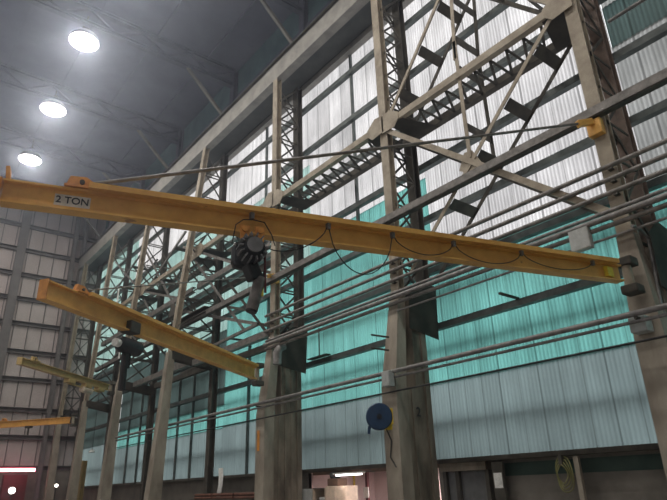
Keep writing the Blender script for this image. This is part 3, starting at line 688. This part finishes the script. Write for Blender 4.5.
mb.build('hanger', M['dark'], t)
ld = bpy.data.lights.new('tube_light', 'AREA'); ld.shape = 'RECTANGLE'; ld.size = .2; ld.size_y = abs(p1.y-p2.y); ld.energy = 13; ld.color = (1, .84, .78)
lo = bpy.data.objects.new('tube_light', ld); C.objects.link(lo); lo.parent = t; lo.location = (0, 0, -.06)
t = thing('fluorescent_lamp', 'added fluorescent tube lamp brightening the recess, unseen behind the brown lintel', 'lamp', (15.4, 15, 2.2))  # added tube, hidden by the lintel, to brighten the recess walls
mb = MB(); mb.tube([(15.4, 14.2, 2.2), (15.4, 15.6, 2.2)], .02, 10); mb.build('tube', M['tube'], t, True)
MB().box(15.32, 15.48, 14.1, 15.7, 2.222, 2.25).build('housing', M['white'], t)
ld = bpy.data.lights.new('tube_light', 'AREA'); ld.shape = 'RECTANGLE'; ld.size = .15; ld.size_y = 1.4; ld.energy = 190; ld.color = (1, .86, .84)
lo = bpy.data.objects.new('tube_light', ld); C.objects.link(lo); lo.parent = t; lo.location = (0, -.1, -.04)
# cabinets
def cab(label, xa, xb, ytop, x, dep, mat, name='cabinet', doors=1):
    a, b = on_x(xa, ytop, x), on_x(xb, ytop, x); y0, y1 = min(a.y, b.y), max(a.y, b.y); z = (a.z+b.z)/2
    t = thing(name, label, 'cabinet', (x+dep/2, (y0+y1)/2, 0))
    MB().box(x, x+dep, y0, y1, .04, z).build('body', M[mat], t, bevel=.01)
    w_ = (y1-y0)/doors
    for k in range(doors):
        d = MB().box(x-.02, x, y0+w_*k+.02, y0+w_*(k+1)-.02, .1, z-.03).build('door', M[mat], t)
        h = MB().box(x-.05, x-.02, y0+w_*k+.06, y0+w_*k+.09, z*.55, z*.55+.15).build('handle', M['steel'], d)
    MB().box(x+.02, x+dep-.02, y0+.02, y1-.02, 0, .04).build('plinth', M['dark'], t)
    return t, y0, y1, z
_, ca0, ca1, caz = cab('cream cabinet in the lit recess, taller, under the cluttered box', 325.5, 345, 486, 13.2, .55, 'cream', doors=2)
cab('lower grey cabinet beside the third column in the recess', 298, 312, 489, 13.2, .55, 'box')
a, b = on_x(312.5, 488, 13.2), on_x(325, 488, 13.2)
y0, y1, z = b.y, a.y, (a.z+b.z)/2
t = thing('open_shelf', 'dark open shelf unit between the two cabinets', 'shelf', (13.5, (y0+y1)/2, 0))
mb = MB(); mb.box(13.2, 13.75, y0, y0+.03, 0, z); mb.box(13.2, 13.75, y1-.03, y1, 0, z); mb.box(13.72, 13.75, y0, y1, 0, z); mb.build('frame', M['cream'], t)
for k in (.3, z-.42, z-.03): MB().box(13.2, 13.72, y0+.03, y1-.03, k, k+.03).build('shelf_board', M['dark'], t)
tag(MB().box(13.3, 13.6, y0+.12, y1-.25, z-.39, z-.3).build('paper_stack', M['white'], None, bevel=.01), 'white papers lying in the dark open shelf', 'papers')
tag(MB().box(13.26, 13.68, ca1-.62, ca1-.02, caz+.005, caz+.24).build('carton', M['wood'], None, bevel=.03), 'brown carton on top of the cream cabinet', 'carton')
tag(MB().tube([(13.46, ca1-.15, caz+.245), (13.46, ca1-.2, caz+.33), (13.46, ca1-.25, caz+.41), (13.46, ca1-.28, caz+.44)], [.14, .2, .13, .02], 14).build('black_bag', M['black'], None, True), 'black bag on the brown carton under the tube lamp', 'bag')
p = on_x(367, 478, 15.2); q = on_x(367.5, 493, 15.2)
t = thing('red_post', 'red post with a white notice in the lit recess', 'post', (15.2, p.y, 0))
MB().box(15.15, 15.25, p.y-.06, p.y+.06, 0, 2.25).build('post', M['redpaint'], t)
MB().box(15.12, 15.15, q.y-.14, q.y+.14, q.z-.16, q.z+.2).build('notice', M['white'], t)
p = on_x(354, 480, 16)
tag(MB().box(15.97, 16.03, p.y-.03, p.y+.03, 0, 2.25).build('yellow_pole', M['signyellow']), 'thin yellow pole in the lit recess right of the cabinets', 'pole')

# bay beside the right column: dark door frames, notice, hose coil
a = on_x(441, 468, 13.6); b = on_x(487, 470, 13.6)
t = thing('door_frame', 'dark double door with brown header right of the number two column', 'door', (13.7, (a.y+b.y)/2, 0))
MB().box(13.55, 13.82, b.y, a.y, a.z-.11, a.z+.11).build('header', M['casing_dark'], t)
for y in (b.y+.03, (a.y+b.y)/2+.25, a.y-.1): MB().box(13.6, 13.8, y-.06, y+.06, 0, a.z-.11).build('post', M['dark'], t)
for y0, y1 in ((b.y+.1, (a.y+b.y)/2+.18), ((a.y+b.y)/2+.32, a.y-.17)):
    MB().box(13.7, 13.76, y0, y1, .02, a.z-.12).build('door_leaf', M['darkglass'], t)
a = on_x(493.5, 473, 13.5); b = on_x(503.5, 488, 13.5)
tag(MB().box(13.49, 13.5, b.y, a.y, b.z, a.z).build('paper_notice', M['white']), 'white paper notice right of the dark double door', 'notice')
tag(MB().box(13.5, 13.6, b.y-.04, a.y+.04, 0, 2.15).build('notice_post', M['dark']), 'dark post behind the white paper notice', 'post')
p = on_x(578, 470, 13.45)
tag(MB().box(13.42, 13.52, p.y-.06, p.y+.06, 0, 2.16).build('pale_post', M['concrete']), 'slim pale post beside the hose coil under the sill', 'post')
p = on_x(563, 472, 13.35)
t = thing('hose_coil', 'yellow green hose coil hanging under the sill', 'hose', (13.35, p.y, p.z-.4))
for k in range(4):
    rr = .12+.035*k; ph = k*.9
    MB().tube([(13.32+.03*k+.03*math.sin(3*a_+ph), p.y+math.sin(a_)*rr, p.z-.05+math.cos(a_)*rr*1.75) for a_ in [i*2*math.pi/28 for i in range(29)]], .014, 7).build('loop', M['hose'], t, True)
MB().box(13.3, 13.52, p.y-.04, p.y+.04, p.z+.16, 2.205).build('peg', M['dark'], t)

# third bay: bundles on a rack, white bent sheet, dark posts
a = on_x(221, 470, 12.2); b = on_x(217, 497, 12.2)
t = MB(); pts = [(12.2, a.y+.05, 2.55), (12.2, a.y, 2.2), (12.2, a.y+.02, 1.9), (12.2, a.y+.12, 1.55), (12.2, a.y+.22, 1.2), (12.2, a.y+.25, 0)]
for (p0, p1) in zip(pts, pts[1:]): t.bar(p0, p1, .34, .02, up=(1, 0, 0)) if False else t.hexa([(12.2, p0[1]-.17, p0[2]), (12.23, p0[1]-.17, p0[2]), (12.23, p0[1]+.17, p0[2]), (12.2, p0[1]+.17, p0[2]), (12.2, p1[1]-.17, p1[2]), (12.23, p1[1]-.17, p1[2]), (12.23, p1[1]+.17, p1[2]), (12.2, p1[1]+.17, p1[2])])
tag(t.build('bent_sheet', M['white']), 'pale bent sheet standing upright left of the third column', 'sheet')
t = thing('storage_rack', 'low dark rack under the wall left of the third column', 'rack', (12.2, 22.5, 0))
for y in (19.8, 22.3, 24.8):
    for x in (11.9, 12.7): MB().box(x-.05, x+.05, y-.05, y+.05, 0, 1.38).build('leg', M['dark'], t)
for z in (.6, 1.32): MB().box(11.8, 12.8, 19.7, 24.9, z, z+.05).build('shelf_board', M['dark'], t)
for k, (y, l) in enumerate(((20.6, 1.5), (22.3, 1.6), (24.0, 1.5))):
    mb = MB()
    for j in range(9):
        yy = 12.0+(j % 5)*.15; zz = 1.42+.12*(j//5)
        mb.tube([(yy, y-l/2, zz), (yy, y+l/2, zz)], .055, 8)
    tag(mb.build('rod_bundle', M['rust'], None, True), ['red brown bar bundle on the low rack, next to the third column', 'red brown bar bundle in the middle of the low rack', 'red brown bar bundle at the left end of the low rack'][k], 'bundle', 'bar bundles on the low rack')

# far left corner
a = on_y(0, 470, 47.2); b = on_y(35, 470, 47.2)
t = thing('red_tube_lamp', 'glowing pink red tube lamp at the lower left edge', 'lamp', ((a.x+b.x)/2, 47.2, a.z))
mb = MB(); mb.tube([(a.x-1.2, 47.2, a.z), (b.x, 47.2, a.z)], .11, 10); mb.build('tube', M['redtube'], t, True)
MB().box(a.x-1.2, b.x, 47.22, 47.45, a.z+.1, a.z+.26).build('housing', M['redpaint'], t)
mb = MB(); mb.box(a.x-.5, a.x-.42, 47.3, 49.7, a.z+.15, a.z+.22); mb.box(b.x-.5, b.x-.42, 47.3, 49.7, a.z+.15, a.z+.22); mb.build('arm', M['dark'], t)
MB().box(a.x+.55, b.x-.15, 48.4, 49.0, 0, 3.2).build('x', M['redpaint']).name = 'red_cupboard'
tag(bpy.data.objects['red_cupboard'], 'dark red cupboard under the pink red tube lamp', 'cupboard')
def small_lamp(x, y, Y, r, label):
    p = on_y(x, y, Y)
    t = thing('small_lamp', label, 'lamp', tuple(p), 'small lamps low at the left')
    mb = MB(); mb.tube([p+Vector((0, -.01, 0)), p+Vector((0, .05, 0))], r, 14); mb.build('lens', M['glow'], t, True)
    mb = MB(); mb.tube([p+Vector((0, .05, 0)), p+Vector((0, .16, 0))], [r*1.1, r*.5], 14); mb.build('housing', M['dark'], t, True)
    mb = MB(); mb.bar(p+Vector((0, .1, 0)), Vector((p.x, p.y+.1, 0)), .06, .06); mb.build('stand', M['dark'], t)
small_lamp(12, 490.5, 48.2, .22, 'small white lamp below the pink red tube lamp')
small_lamp(56.5, 485.5, 48.3, .11, 'tiny white lamp between the two furthest columns')
p = on_x(83.5, 470, 11.6)
tag(MB().bar((11.6, p.y, 0), (11.6, p.y, 3.7), .3, .26, up=(1, 0, 0), profile='I', t=.05).build('yellow_post', M['dullyellow']), 'dull yellow steel post between the far left columns', 'post')
p = on_x(92, 451, 11.4)
t = thing('hanging_lamp', 'small unlit pendant lamp between the far left columns', 'lamp', (p.x, p.y, p.z))
mb = MB(); mb.tube([(p.x, p.y, p.z-.08), (p.x, p.y, p.z), (p.x, p.y, p.z+.1)], [.2, .15, .04], 16); mb.build('shade', M['box'], t, True)
mb = MB(); mb.tube([(p.x, p.y, p.z+.1), (p.x, p.y, 11.25), (12.0, p.y, 11.25)], .015, 6); mb.build('cord', M['black'], t)
for (x, y0_, y1_), lb in (((119, 288, 304), 'upright white tube light beside the far laced column'), ((120, 348, 358), 'short white strip light under the second jib')):
    a = on_x(x, y0_, 11.6); b = on_x(x, y1_, 11.6)
    t = thing('strip_light', lb, 'light', (11.6, a.y, b.z))
    MB().tube([(11.6, a.y, a.z), (11.6, a.y, b.z)], .05, 8).build('tube', M['white'], t, True)
    for z in (a.z-.1, b.z+.1): MB().bar((11.6, a.y, z), (13.6, a.y, z), .05, .05).build('arm', M['dark'], t)

# ------------------------------------------------------------------ haze in the hall air
if HAZE > 0:
    m, n, l = node_mat('hall_haze'); n.remove(n['Principled BSDF'])
    v = n.new('ShaderNodeVolumeScatter'); v.inputs['Density'].default_value = HAZE; v.inputs['Color'].default_value = (.74, .82, 1, 1); v.inputs['Anisotropy'].default_value = .85
    l.new(v.outputs[0], n['Material Output'].inputs['Volume'])
    o = MB().box(XE+.05, 13.9, Y0+.05, Y1-.05, .02, ZC-.02).build('haze', m); o['kind'] = 'stuff'
    tag(o, 'thin blue grey haze filling the hall air', 'haze')
